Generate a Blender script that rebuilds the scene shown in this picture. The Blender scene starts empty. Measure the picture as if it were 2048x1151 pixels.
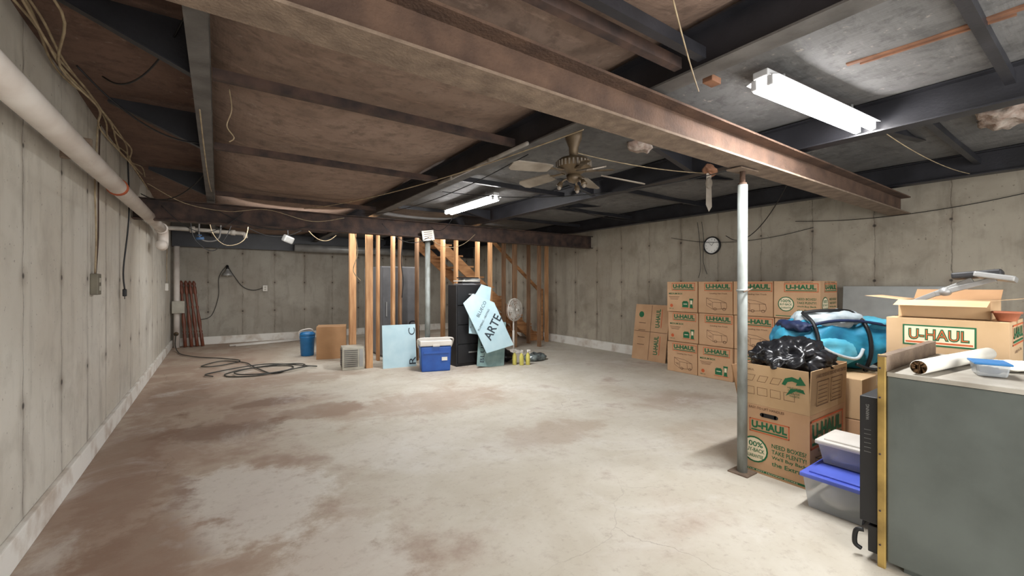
import bpy, bmesh, math, random
from mathutils import Vector, Matrix, Euler, noise
random.seed(7)
SC=bpy.context.scene
COL=SC.collection
def lin(c):
    return tuple(((x/255)/12.92 if x/255<=0.04045 else (((x/255)+.055)/1.055)**2.4) for x in c)+(1,)
# ---------------------------------------------------------------- materials
def M(name,c1,c2=None,rough=.6,metal=0,scale=6,bump=0,bscale=60,detail=6,stretch=(1,1,1),lo=.35,hi=.65,emit=0,alpha=1,trans=0,coat=0):
    m=bpy.data.materials.new(name); m.use_nodes=True
    nt=m.node_tree; N=nt.nodes; L=nt.links
    b=N['Principled BSDF']
    b.inputs['Roughness'].default_value=rough; b.inputs['Metallic'].default_value=metal
    if c2 is None: c2=tuple(max(0,x*.85) for x in c1)
    tc=N.new('ShaderNodeTexCoord'); mp=N.new('ShaderNodeMapping'); mp.inputs['Scale'].default_value=stretch
    L.new(tc.outputs['Object'],mp.inputs['Vector'])
    n=N.new('ShaderNodeTexNoise'); n.inputs['Scale'].default_value=scale; n.inputs['Detail'].default_value=detail
    L.new(mp.outputs[0],n.inputs['Vector'])
    r=N.new('ShaderNodeValToRGB'); r.color_ramp.elements[0].position=lo; r.color_ramp.elements[1].position=hi
    r.color_ramp.elements[0].color=lin(c2); r.color_ramp.elements[1].color=lin(c1)
    L.new(n.outputs['Fac'],r.inputs[0]); L.new(r.outputs[0],b.inputs['Base Color'])
    if bump:
        n2=N.new('ShaderNodeTexNoise'); n2.inputs['Scale'].default_value=bscale; n2.inputs['Detail'].default_value=4
        L.new(mp.outputs[0],n2.inputs['Vector'])
        bp=N.new('ShaderNodeBump'); bp.inputs['Strength'].default_value=bump; bp.inputs['Distance'].default_value=.01
        L.new(n2.outputs['Fac'],bp.inputs['Height']); L.new(bp.outputs[0],b.inputs['Normal'])
    if emit:
        b.inputs['Emission Color'].default_value=lin(c1); b.inputs['Emission Strength'].default_value=emit
    if alpha<1: b.inputs['Alpha'].default_value=alpha
    if trans: b.inputs['Transmission Weight'].default_value=trans
    if coat: b.inputs['Coat Weight'].default_value=coat
    return m

class NB:
    """tiny node helper"""
    def __init__(s,name):
        s.m=bpy.data.materials.new(name); s.m.use_nodes=True; s.N=s.m.node_tree.nodes; s.L=s.m.node_tree.links
        s.b=s.N['Principled BSDF']; s.tc=s.N.new('ShaderNodeTexCoord')
        sp=s.N.new('ShaderNodeSeparateXYZ'); s.L.new(s.tc.outputs['Object'],sp.inputs[0]); s.xyz=sp.outputs
    def _in(s,sock,v):
        if isinstance(v,(int,float)): sock.default_value=v
        elif isinstance(v,tuple): sock.default_value=v
        else: s.L.new(v,sock)
    def math(s,op,a,b=0,c=0):
        n=s.N.new('ShaderNodeMath'); n.operation=op
        s._in(n.inputs[0],a); s._in(n.inputs[1],b)
        if op in('MULTIPLY_ADD','SMOOTH_MIN','COMPARE'): s._in(n.inputs[2],c)
        return n.outputs[0]
    def noise(s,scale,detail=5,stretch=(1,1,1),rough=.5,dist=0):
        mp=s.N.new('ShaderNodeMapping'); mp.inputs['Scale'].default_value=stretch; s.L.new(s.tc.outputs['Object'],mp.inputs[0])
        n=s.N.new('ShaderNodeTexNoise'); n.inputs['Scale'].default_value=scale; n.inputs['Detail'].default_value=detail
        n.inputs['Roughness'].default_value=rough; n.inputs['Distortion'].default_value=dist
        s.L.new(mp.outputs[0],n.inputs['Vector']); return n.outputs['Fac']
    def ramp(s,v,a,b):
        n=s.N.new('ShaderNodeMapRange'); n.interpolation_type='SMOOTHSTEP'
        s._in(n.inputs[0],v); n.inputs[1].default_value=a; n.inputs[2].default_value=b
        return n.outputs[0]
    def mix(s,f,a,b):
        n=s.N.new('ShaderNodeMix'); n.data_type='RGBA'
        s._in(n.inputs['Factor'],f); s._in(n.inputs[6],a); s._in(n.inputs[7],b); return n.outputs[2]
    def bump(s,h,st=.3,d=.01):
        bp=s.N.new('ShaderNodeBump'); bp.inputs['Strength'].default_value=st; bp.inputs['Distance'].default_value=d
        s.L.new(h,bp.inputs['Height']); s.L.new(bp.outputs[0],s.b.inputs['Normal'])

def wall_mat(name,axis,base,dark,warm,pitch=.61,off=0):
    k=NB(name); s_=k.xyz[axis]; z=k.xyz[2]
    big=k.noise(.9,6,rough=.6); mid=k.noise(4,8,rough=.65); bl=k.noise(2.2,7,rough=.6,dist=.4)
    streak=k.noise(8,6,stretch=(1,1,.16),rough=.6)
    col=k.mix(k.ramp(big,.3,.7),lin(warm),lin(base))
    col=k.mix(k.math('MULTIPLY',k.ramp(bl,.5,.72),.5),col,lin(dark))
    col=k.mix(k.math('MULTIPLY',k.ramp(mid,.5,.75),.35),col,lin(dark))
    col=k.mix(k.math('MULTIPLY',k.ramp(streak,.5,.7),.4),col,lin(dark))
    col=k.mix(k.math('MULTIPLY',k.ramp(k.noise(1.7,6,rough=.6),.55,.7),.3),col,lin(tuple(min(255,c*1.12) for c in base)))
    wob=k.math('MULTIPLY',k.math('SUBTRACT',k.noise(7,5),.5),.05)
    ss=k.math('ADD',k.math('ADD',s_,wob),100+off)
    fr=k.math('ABSOLUTE',k.math('SUBTRACT',k.math('FRACT',k.math('DIVIDE',ss,pitch)),.5))
    seam=k.ramp(fr,.486,.5)
    brk=k.ramp(k.noise(6,6,rough=.7),.46,.66)
    col=k.mix(k.math('MULTIPLY',k.math('MULTIPLY',seam,k.math('ADD',k.math('MULTIPLY',brk,.6),.25)),.85),col,lin((62,54,47)))
    halo=k.ramp(fr,.42,.5)
    col=k.mix(k.math('MULTIPLY',k.math('MULTIPLY',halo,k.ramp(streak,.4,.6)),.34),col,lin((108,96,84)))
    du=k.math('MULTIPLY',k.math('SUBTRACT',.5,k.math('ABSOLUTE',k.math('SUBTRACT',k.math('FRACT',k.math('DIVIDE',k.math('ADD',s_,100+off),pitch)),.5))),pitch)
    dz=k.math('MULTIPLY',k.math('SUBTRACT',.5,k.math('ABSOLUTE',k.math('SUBTRACT',k.math('FRACT',k.math('DIVIDE',k.math('ADD',z,9.87),.62)),.5))),.62)
    d=k.math('SQRT',k.math('ADD',k.math('MULTIPLY',du,du),k.math('MULTIPLY',dz,dz)))
    d=k.math('ADD',d,k.math('MULTIPLY',wob,.4))
    tie=k.math('SUBTRACT',1,k.ramp(d,.008,.022))
    tie2=k.math('SUBTRACT',1,k.ramp(d,.02,.08))
    col=k.mix(k.math('MULTIPLY',tie2,.3),col,lin((110,94,80)))
    col=k.mix(k.math('MULTIPLY',tie,.85),col,lin((48,42,38)))
    pits=k.ramp(k.noise(38,3),.67,.73)
    col=k.mix(k.math('MULTIPLY',pits,.5),col,lin((80,70,62)))
    k.L.new(col,k.b.inputs['Base Color']); k.b.inputs['Roughness'].default_value=.9
    h=k.math('SUBTRACT',mid,k.math('MULTIPLY',seam,1.5)); k.bump(h,.3,.012)
    return k.m
WL=wall_mat('concrete_pale',1,(206,202,192),(162,156,145),(194,187,174),off=.1)
WR=wall_mat('concrete_right',1,(172,164,149),(120,112,99),(154,145,130),off=.25)
WB=wall_mat('concrete_back',0,(164,159,148),(120,114,104),(148,141,130),off=.2)

def floor_mat():
    k=NB('floor_concrete'); X,Y=k.xyz[0],k.xyz[1]
    a=k.noise(.55,6,rough=.6,dist=.4); b=k.noise(1.7,7,rough=.6,dist=.3); c=k.noise(9,8,rough=.7); f=k.noise(40,5)
    col=k.mix(k.ramp(b,.3,.7),lin((188,180,164)),lin((203,197,184)))
    left=k.math('SUBTRACT',1,k.ramp(X,-.3,1.5))
    rear=k.ramp(Y,4.2,9.5)
    m=k.math('ADD',a,k.math('ADD',k.math('MULTIPLY',left,.26),k.math('MULTIPLY',rear,.16)))
    m=k.math('ADD',m,k.math('MULTIPLY',k.math('SUBTRACT',c,.5),.16))
    col=k.mix(k.math('MULTIPLY',k.ramp(m,.50,.76),.6),col,lin((158,132,113)))
    m2=k.math('ADD',b,k.math('ADD',k.math('MULTIPLY',left,.15),k.math('MULTIPLY',rear,.03)))
    m2=k.math('ADD',m2,k.math('MULTIPLY',k.math('SUBTRACT',c,.5),.14))
    col=k.mix(k.math('MULTIPLY',k.ramp(m2,.57,.74),.5),col,lin((136,105,86)))
    for (sx,sy,rx,ry,cc,st) in [(.48,5.17,.38,.2,(112,80,62),.6),(.05,4.39,.45,.32,(108,80,64),.6),(2.23,2.74,.55,.3,(156,132,112),.42),(1.84,4.3,.95,.5,(156,130,110),.48),(.84,4.55,.5,.24,(132,102,82),.5),
        (4.06,2.77,.5,.3,(156,132,112),.4),(.2,2.9,.4,.55,(220,217,210),.55),(-.5,3.8,.28,1.2,(126,96,78),.55),(-.3,2.3,.25,.8,(126,97,79),.55),(.5,1.9,.35,.5,(216,212,204),.45),(1.2,3.2,.6,.3,(216,211,202),.4),(.9,6.3,.8,.4,(136,107,87),.45),(-.35,6.2,.35,.8,(118,90,72),.5),(3.4,1.9,.5,.35,(168,150,128),.35)]:
        dx=k.math('DIVIDE',k.math('SUBTRACT',X,sx),rx); dy=k.math('DIVIDE',k.math('SUBTRACT',Y,sy),ry)
        d=k.math('SQRT',k.math('ADD',k.math('MULTIPLY',dx,dx),k.math('MULTIPLY',dy,dy)))
        d=k.math('ADD',d,k.math('ADD',k.math('MULTIPLY',k.math('SUBTRACT',b,.5),2.6),k.math('MULTIPLY',k.math('SUBTRACT',c,.5),1.6)))
        col=k.mix(k.math('MULTIPLY',k.math('SUBTRACT',1,k.ramp(d,.6,1.15)),st),col,lin(cc))
    e=k.noise(1.1,8,rough=.7,dist=.8)
    col=k.mix(k.math('MULTIPLY',k.ramp(e,.52,.70),.42),col,lin((218,215,209)))
    col=k.mix(k.math('MULTIPLY',k.ramp(c,.52,.74),.38),col,lin((150,136,122)))
    g=k.noise(24,6,rough=.7)
    col=k.mix(k.math('MULTIPLY',k.ramp(g,.54,.72),.32),col,lin((138,122,107)))
    mp=k.N.new('ShaderNodeMapping'); k.L.new(k.tc.outputs['Object'],mp.inputs[0])
    nn=k.N.new('ShaderNodeTexNoise'); nn.inputs['Scale'].default_value=3; nn.inputs['Detail'].default_value=6
    k.L.new(mp.outputs[0],nn.inputs['Vector'])
    vm=k.N.new('ShaderNodeVectorMath'); vm.operation='MULTIPLY_ADD'; vm.inputs[1].default_value=(.35,.35,0); k.L.new(nn.outputs['Color'],vm.inputs[0]); k.L.new(mp.outputs[0],vm.inputs[2])
    v=k.N.new('ShaderNodeTexVoronoi'); v.feature='DISTANCE_TO_EDGE'; v.inputs['Scale'].default_value=.45; k.L.new(vm.outputs[0],v.inputs['Vector'])
    cr=k.math('SUBTRACT',1,k.ramp(v.outputs['Distance'],.0,.002))
    col=k.mix(k.math('MULTIPLY',cr,k.math('MULTIPLY',k.ramp(a,.4,.6),.4)),col,lin((110,96,84)))
    k.L.new(col,k.b.inputs['Base Color'])
    ro=k.math('ADD',.68,k.math('MULTIPLY',c,.25)); k.L.new(ro,k.b.inputs['Roughness'])
    k.bump(k.math('ADD',c,k.math('MULTIPLY',f,.4)),.18,.008)
    return k.m
FLOOR=floor_mat()
def ceil_mat(name,c1,c2,c3):
    k=NB(name); a=k.noise(1.4,6,rough=.6); b=k.noise(11,7,rough=.7); w=k.noise(60,2,stretch=(1,.1,1)); w2=k.noise(60,2,stretch=(.1,1,1))
    col=k.mix(k.ramp(a,.35,.65),lin(c1),lin(c2))
    col=k.mix(k.math('MULTIPLY',k.ramp(b,.46,.68),.7),col,lin(c3))
    col=k.mix(k.math('MULTIPLY',k.ramp(k.noise(3,7,rough=.7,dist=.6),.5,.66),.5),col,lin(c3))
    col=k.mix(k.math('MULTIPLY',k.ramp(k.noise(16,6,stretch=(.35,1,1),rough=.7),.56,.7),.3),col,lin(tuple(min(255,x*1.3) for x in c2)))
    sp=k.ramp(k.noise(26,4),.64,.72)
    col=k.mix(k.math('MULTIPLY',k.math('MULTIPLY',sp,k.ramp(a,.45,.6)),.4),col,lin((176,166,154)))
    k.L.new(col,k.b.inputs['Base Color']); k.b.inputs['Roughness'].default_value=.75
    k.bump(k.math('ADD',k.math('ADD',w,w2),b),.3,.006); return k.m
CE_L=ceil_mat('ceiling_board_brown_dark',(96,72,60),(112,86,73),(68,49,42))
CE_M=ceil_mat('ceiling_board_brown',(126,104,90),(142,120,106),(96,78,67))
CE_R=ceil_mat('ceiling_board_gray',(90,89,88),(104,103,102),(68,67,66))
RUST=M('rusty_steel',(100,76,60),(64,47,38),rough=.9,scale=7,bump=.5,bscale=70,detail=12,lo=.25,hi=.75)
RUSTL=M('rusty_flange',(130,112,95),(96,80,67),rough=.9,scale=12,bump=.4,bscale=80,detail=12,lo=.3,hi=.7)
RUSTD=M('dark_rust',(82,62,53),(46,37,35),rough=.8,scale=8,bump=.2)
BLKST=M('black_painted_steel',(44,44,49),(29,29,33),rough=.45,scale=4,bump=.1)
GRYST=M('gray_painted_steel',(100,97,94),(74,71,68),rough=.6,scale=6,bump=.15)
WHITE=M('white_plastic',(222,218,210),(204,198,190),rough=.45,scale=3)
PVC=M('white_pvc_pipe',(226,219,211),(204,193,183),rough=.5,scale=4,detail=8)
COND=M('gray_conduit',(150,144,135),(118,111,102),rough=.6,scale=6)
CURB=M('painted_curb',(226,223,216),(192,180,167),rough=.85,scale=5,bump=.2,detail=8,lo=.3,hi=.5)
ORANGE=M('orange_collar',(190,95,50),(150,70,40),rough=.6)
BRN=M('brown_wire',(70,50,40),rough=.7)
CREAM=M('cream_cable',(172,155,124),(138,119,94),rough=.6,scale=15)
BLACK=M('black_rubber',(22,22,24),(12,12,13),rough=.5)
HOSE=M('hose_dark_gray',(70,70,64),(48,48,45),rough=.5)
WOOD=M('pine_stud',(206,160,114),(166,118,78),rough=.7,scale=4,stretch=(6,6,.6),detail=5)
WOOD2=M('stair_pine',(198,146,98),(150,104,66),rough=.7,scale=4,stretch=(.8,5,5),detail=5)
WOOD3=M('weathered_stud',(148,114,84),(106,78,56),rough=.8,scale=4,stretch=(6,6,.6))
REDWOOD=M('stained_baluster',(128,74,54),(92,50,36),rough=.45,scale=6,stretch=(4,4,1))
CARD=M('cardboard',(200,162,126),(184,146,110),rough=.8,scale=3,detail=4)
CARD2=M('cardboard_pale',(208,176,138),(192,160,120),rough=.8,scale=3)
CARDIN=M('cardboard_inside',(178,138,100),(160,122,86),rough=.85,scale=3)
TAPE=M('packing_tape',(188,152,112),(176,140,100),rough=.25)
GREEN=M('print_green',(26,104,64),(22,96,58),rough=.7)
ORNG=M('print_orange',(206,98,52),(194,88,44),rough=.7)
BRINK=M('print_brown',(104,72,52),(94,64,44),rough=.7)
CREAMI=M('print_cream',(236,220,190),(230,214,182),rough=.7)
FOAM=M('blue_foam_board',(190,216,224),(176,206,216),rough=.6)
FOAM2=M('green_film_board',(140,166,164),(114,142,142),rough=.25,scale=8)
INK=M('dark_ink',(50,62,72),(44,54,64),rough=.7)
BLUE=M('cooler_blue',(32,86,168),(24,72,150),rough=.4)
BLUEB=M('bucket_blue',(40,120,180),(30,104,160),rough=.4)
LIDB=M('lid_blue',(90,108,206),(78,96,194),rough=.4)
CLEAR=M('clear_plastic',(205,210,214),(190,196,200),rough=.2,alpha=.5)
APPL=M('appliance_gray',(94,100,96),(78,83,79),rough=.42,scale=3,bump=.08,bscale=25,detail=10)
APTOP=M('appliance_top',(172,167,156),(138,131,119),rough=.5,scale=6)
BRASS=M('brass_trim',(186,156,90),(136,112,62),rough=.4,metal=.4,scale=8)
CABBLK=M('black_cabinet',(34,34,36),(24,24,26),rough=.5,scale=3)
GRYCAB=M('gray_cabinet',(128,128,130),(108,108,110),rough=.6,scale=2)
LTGRAY=M('light_gray_metal',(156,156,154),(136,136,134),rough=.4,metal=.3)
TEAL=M('teal_nylon',(46,150,180),(26,108,144),rough=.6,bump=.5,bscale=14,scale=4)
CYAN=M('cyan_nylon',(112,196,216),(76,168,196),rough=.6,bump=.5,bscale=14,scale=5)
NAVY=M('navy_nylon',(30,44,82),(20,30,60),rough=.6,bump=.4,bscale=20)
MESHG=M('gray_mesh_fabric',(206,214,216),(168,182,188),rough=.7,scale=9,bump=.4,bscale=30)
BAG=M('black_trash_bag',(34,34,37),(20,20,23),rough=.28,scale=10,bump=.6,bscale=12)
TUBE=M('lit_tube',(255,253,252),(255,253,252),emit=42)
LAMPW=M('lamp_white_enamel',(206,206,206),(186,186,186),rough=.4)
POLE=M('painted_pole',(150,156,153),(114,115,108),rough=.6,scale=12,stretch=(1,1,.4),detail=8,bump=.1)
BRASSF=M('antique_brass',(120,102,78),(74,62,48),rough=.5,metal=.4,scale=10)
BLADE=M('fan_blade_dusty',(150,140,127),(112,101,88),rough=.6,scale=5)
YEL=M('yellow_liquid',(216,208,120),(200,190,92),rough=.25)
CLK=M('clock_face',(236,234,228),(228,226,220),rough=.4)
PAPER=M('white_paper',(228,224,214),(212,208,196),rough=.7)
INSUL=M('insulation',(172,162,152),(130,108,96),rough=.95,scale=14,bump=.6)
TERRA=M('terracotta',(176,106,74),(150,86,60),rough=.8)
BEIGE=M('beige_metal',(186,182,168),(160,154,140),rough=.5)
OUTG=M('tarnished_box',(126,120,104),(96,90,78),rough=.6,metal=.2)
LATH=M('lath_wood',(136,94,68),(100,68,50),rough=.8,scale=9)
DARKC=M('dark_clutter',(52,54,60),(30,31,36),rough=.6,scale=9)

# ---------------------------------------------------------------- mesh builder
_txt={}
def textmesh(s,off):
    key=(s,off)
    if key in _txt: return _txt[key]
    cu=bpy.data.curves.new('t','FONT'); cu.body=s; cu.size=1; cu.offset=off; cu.resolution_u=3
    cu.fill_mode='FRONT'
    o=bpy.data.objects.new('t',cu); COL.objects.link(o); bpy.context.view_layer.update()
    me=bpy.data.meshes.new_from_object(o)
    vs=[v.co.copy() for v in me.vertices]; fs=[tuple(p.vertices) for p in me.polygons]
    bpy.data.objects.remove(o); bpy.data.curves.remove(cu); bpy.data.meshes.remove(me)
    x0=min(v.x for v in vs);x1=max(v.x for v in vs);y0=min(v.y for v in vs);y1=max(v.y for v in vs)
    _txt[key]=(vs,fs,x0,x1,y0,y1); return _txt[key]
def catmull(pts,n):
    P=[Vector(p) for p in pts]
    if n<=1 or len(P)<3: return P
    out=[]
    for i in range(len(P)-1):
        a=P[max(i-1,0)];b=P[i];c=P[i+1];d=P[min(i+2,len(P)-1)]
        for j in range(n):
            t=j/n
            out.append(.5*((2*b)+(c-a)*t+(2*a-5*b+4*c-d)*t*t+(3*b-a-3*c+d)*t**3))
    out.append(P[-1]); return out
class MB:
    def __init__(s): s.v=[];s.f=[];s.m=[];s.sm=[]
    def add(s,vs,fs,m=0,smooth=False):
        o=len(s.v); s.v+=[Vector(v) for v in vs]
        for f in fs: s.f.append([i+o for i in f]); s.m.append(m); s.sm.append(smooth)
        return s
    def box(s,c,d,m=0,rot=None,bev=0,taper=1,seg=2):
        bm=bmesh.new(); bmesh.ops.create_cube(bm,size=1)
        for v in bm.verts:
            k=taper if v.co.z<0 else 1
            v.co=Vector((v.co.x*d[0]*k,v.co.y*d[1]*k,v.co.z*d[2]))
        if bev: bmesh.ops.bevel(bm,geom=bm.edges[:],offset=bev,segments=seg,affect='EDGES',profile=.6)
        R=Euler(rot).to_matrix() if rot else Matrix.Identity(3)
        bm.verts.index_update()
        vs=[R@v.co+Vector(c) for v in bm.verts]; fs=[[v.index for v in f.verts] for f in bm.faces]
        bm.free(); return s.add(vs,fs,m,False)
    def bx(s,a,b,m=0,bev=0):
        return s.box([(a[i]+b[i])/2 for i in range(3)],[abs(b[i]-a[i]) for i in range(3)],m,bev=bev)
    def prism(s,pts,vec,m=0):
        n=len(pts); vec=Vector(vec); vs=[Vector(p) for p in pts]+[Vector(p)+vec for p in pts]
        fs=[list(range(n))[::-1],list(range(n,2*n))]+[[i,(i+1)%n,(i+1)%n+n,i+n] for i in range(n)]
        return s.add(vs,fs,m)
    def lathe(s,prof,p0=(0,0,0),ax=(0,0,1),m=0,seg=20,smooth=True,caps=True,sx=1):
        ax=Vector(ax).normalized(); q=ax.to_track_quat('Z','Y'); p0=Vector(p0)
        vs=[];fs=[]
        for r,h in prof:
            for i in range(seg):
                a=2*math.pi*i/seg; vs.append(p0+q@Vector((r*math.cos(a)*sx,r*math.sin(a),h)))
        for j in range(len(prof)-1):
            for i in range(seg):
                fs.append([j*seg+i,j*seg+(i+1)%seg,(j+1)*seg+(i+1)%seg,(j+1)*seg+i])
        if caps:
            fs.append(list(range(seg))[::-1]); fs.append([(len(prof)-1)*seg+i for i in range(seg)])
        return s.add(vs,fs,m,smooth)
    def cyl(s,a,b,r,m=0,seg=14,r2=None):
        a=Vector(a);b=Vector(b); return s.lathe([(r,0),(r if r2 is None else r2,(b-a).length)],a,b-a,m,seg)
    def tube(s,pts,r,m=0,seg=6,n=6):
        P=catmull(pts,n); vs=[];fs=[]
        up=Vector((0,0,1)); prev=None
        for i,p in enumerate(P):
            t=(P[min(i+1,len(P)-1)]-P[max(i-1,0)])
            if t.length<1e-7: t=Vector((0,0,1))
            t.normalize()
            if prev is None:
                prev=t.cross(up if abs(t.z)<.9 else Vector((1,0,0))).normalized()
            a=(prev-t*prev.dot(t)).normalized(); prev=a; b=t.cross(a)
            for k in range(seg):
                an=2*math.pi*k/seg; vs.append(p+a*r*math.cos(an)+b*r*math.sin(an))
        for j in range(len(P)-1):
            for i in range(seg): fs.append([j*seg+i,j*seg+(i+1)%seg,(j+1)*seg+(i+1)%seg,(j+1)*seg+i])
        fs.append(list(range(seg))[::-1]); fs.append([(len(P)-1)*seg+i for i in range(seg)])
        return s.add(vs,fs,m,True)
    def ball(s,c,d,m=0,sub=3,p=2,disp=0,dscale=3,seed=0,flat=None):
        bm=bmesh.new(); bmesh.ops.create_icosphere(bm,subdivisions=sub,radius=1); bm.verts.index_update()
        vs=[]
        for v in bm.verts:
            x,y,z=v.co
            if p!=2:
                k=(abs(x)**p+abs(y)**p+abs(z)**p)**(-1/p); x*=k;y*=k;z*=k
            w=Vector((x*d[0]/2,y*d[1]/2,z*d[2]/2))
            if disp:
                q=w*dscale+Vector((seed*7.3,seed,0))
                nn=1-2*abs(noise.noise(q)) ; n2=1-2*abs(noise.noise(q*2.3))
                w+=v.co.normalized()*(disp*(nn-.5)+disp*.5*(n2-.5))
            if flat is not None: w.z=max(w.z,flat)
            vs.append(w+Vector(c))
        fs=[[v.index for v in f.verts] for f in bm.faces]; bm.free(); return s.add(vs,fs,m,True)
    def text(s,t,x,y,w,h,m=0,z=0,off=.0,rot=0,align='C'):
        vs,fs,x0,x1,y0,y1=textmesh(t,off)
        kx=w/(x1-x0); ky=h/(y1-y0)
        out=[]
        for v in vs:
            a=((v.x-x0)-(x1-x0)/2)*kx; b=((v.y-y0)-(y1-y0)/2)*ky
            if align=='L': a+=w/2
            out.append(Vector((x+a*math.cos(rot)-b*math.sin(rot),y+a*math.sin(rot)+b*math.cos(rot),z)))
        return s.add(out,fs,m)
    def rect(s,x,y,w,h,m=0,z=0,rot=0):
        c,q=math.cos(rot),math.sin(rot)
        P=[(-w/2,-h/2),(w/2,-h/2),(w/2,h/2),(-w/2,h/2)]
        return s.add([(x+a*c-b*q,y+a*q+b*c,z) for a,b in P],[[0,1,2,3]],m)
    def disc(s,x,y,r,m=0,z=0,seg=20):
        return s.add([(x+r*math.cos(i*6.2832/seg),y+r*math.sin(i*6.2832/seg),z) for i in range(seg)],[list(range(seg))],m)
    def pline(s,pts,w,m=0,z=0,close=False):
        n=len(pts)
        for i in range(n if close else n-1):
            a=pts[i];b=pts[(i+1)%n]; L=math.hypot(b[0]-a[0],b[1]-a[1])
            s.rect((a[0]+b[0])/2,(a[1]+b[1])/2,L+w,w,m,z,math.atan2(b[1]-a[1],b[0]-a[0]))
        return s
    def merge(s,o,mat=None):
        off=len(s.v); s.v+=[(mat@v if mat else v.copy()) for v in o.v]
        for f,m,q in zip(o.f,o.m,o.sm): s.f.append([i+off for i in f]); s.m.append(m); s.sm.append(q)
        return s
    def xf(s,mat): s.v=[mat@v for v in s.v]; return s
    def mesh(s,name,mats,recalc=True):
        me=bpy.data.meshes.new(name); me.from_pydata([tuple(v) for v in s.v],[],s.f)
        for mt in mats: me.materials.append(mt)
        me.polygons.foreach_set('material_index',s.m); me.polygons.foreach_set('use_smooth',s.sm)
        if recalc:
            bm=bmesh.new(); bm.from_mesh(me); bmesh.ops.recalc_face_normals(bm,faces=bm.faces); bm.to_mesh(me); bm.free()
        me.update(); return me
def link(o,parent=None,loc=(0,0,0),rot=(0,0,0),label=None,cat=None,group=None,kind=None):
    COL.objects.link(o)
    if parent: o.parent=parent
    o.location=loc; o.rotation_euler=rot
    if label: o['label']=label
    if cat and not parent: o['category']=cat
    if group: o['group']=group
    if kind: o['kind']=kind
    return o
def obj(name,mb,mats,parent=None,**k):
    if not isinstance(mats,(list,tuple)): mats=[mats]
    return link(bpy.data.objects.new(name,mb.mesh(name,mats)),parent,**k)
def empty(name,**k):
    e=bpy.data.objects.new(name,None); e.empty_display_size=.1; return link(e,**k)
def face_negX(x,y1,z0):
    return Matrix(((0,0,-1,x),(-1,0,0,y1),(0,1,0,z0),(0,0,0,1)))
def face_negY(x0,y,z0):
    return Matrix(((1,0,0,x0),(0,0,-1,y),(0,1,0,z0),(0,0,0,1)))

# ---------------------------------------------------------------- room shell
XL,XR,YB,YF=-.76,6.1,10.9,-2.2
obj('floor',MB().bx((XL-.2,YF,-.1),(XR+.2,YB+.2,0)),FLOOR,kind='structure')
obj('wall_left',MB().bx((XL-.2,YF,0),(XL,YB+.2,2.62)),WL,kind='structure')
obj('wall_right',MB().bx((XR,YF,0),(XR+.2,YB+.2,2.62)),WR,kind='structure')
obj('wall_back',MB().bx((XL,YB,0),(XR,YB+.2,2.62)),WB,kind='structure')
obj('baseboard_left',MB().bx((XL,YF,0),(XL+.03,YB,.14),bev=.006),CURB,kind='structure')
obj('baseboard_back',MB().bx((XL+.03,YB-.04,0),(XR-.06,YB,.16),bev=.006),CURB,kind='structure')
obj('baseboard_right',MB().bx((XR-.06,YF,0),(XR,YB,.16),bev=.008),CURB,kind='structure')
BX=[XL,-.065,1.84,3.52,5.6,XR]; BY=[YF,-.1,1.25,2.55,3.87,6.0,7.5,9.2,YB]
def cz(x,y):
    for i in range(5):
        if x<=BX[i+1]: break
    cx=(BX[i]+BX[i+1])/2; ux=(x-cx)/((BX[i+1]-BX[i])/2)
    for j in range(8):
        if y<=BY[j+1]: break
    cy=(BY[j]+BY[j+1])/2; uy=(y-cy)/((BY[j+1]-BY[j])/2)
    nz=noise.noise(Vector((x*1.3,y*1.3,0)))*.012
    if i==0: return 2.53+nz-.02*(1-uy*uy)
    if i==1: return 2.475-.11*(1-abs(ux)**4)-.065*(1-uy*uy)*(1-ux*ux)+nz*.6
    return 2.45-.07*(1-abs(ux)**4)-.03*(1-uy*uy)*(1-ux*ux)+nz
mb=MB(); nx,ny=110,200
vs=[]
for j in range(ny+1):
    for i in range(nx+1):
        x=XL+(XR-XL)*i/nx; y=YF+(YB-YF)*j/ny; vs.append((x,y,cz(x,y)))
mb.add(vs,[],0)
for j in range(ny):
    for i in range(nx):
        a=j*(nx+1)+i; xc=XL+(XR-XL)*(i+.5)/nx
        mb.f.append([a,a+1,a+nx+2,a+nx+1]); mb.sm.append(True); mb.m.append(0 if xc<-.065 else (1 if xc<1.84 else 2))
obj('ceiling',mb,[CE_L,CE_M,CE_R],kind='structure')

# ---------------------------------------------------------------- steel
def ibeam(name,a,b,w,h,mats,label,t=.012,flm=1):
    a=Vector(a);b=Vector(b); L=(b-a).length; d=(b-a)
    m=MB(); m.box((L/2,0,t/2),(L,w,t),flm); m.box((L/2,0,h-t/2),(L,w,t),0); m.box((L/2,0,h/2),(L,t*.8,h-2*t),0)
    rz=math.atan2(d.y,d.x); ry=-math.asin(d.z/L)
    return obj(name,m,mats,loc=a,rot=(0,ry,rz),label=label,cat='steel beam')
g=ibeam('steel_girder',(XL+.01,1.425,2.035),(XR-.02,1.395,2.0),.17,.185,[RUST,RUSTL],'rusty brown steel I-beam girder resting on a round steel post')
ibeam('steel_girder',(XL+.01,6.1,1.955),(XR-.02,6.04,1.955),.13,.235,[RUSTD,RUSTD],'dark rusty steel I-beam girder carrying the ceiling joists')
for x,lab,mt in((-.065,'gray steel joist beside the concrete wall',GRYST),(1.84,'dark painted steel joist with a pale conduit',BLKST),(3.52,'black painted steel joist near ceiling fan',BLKST),(5.6,'black painted steel joist beside the concrete wall',BLKST)):
    ibeam('steel_joist',(x,YF,2.225),(x,YB-.02,2.225),.075 if x<0 else .11,.2,[BLKST if x>0 else GRYST,GRYST if x in(-.065,1.84) else BLKST],lab,t=.01)
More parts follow.
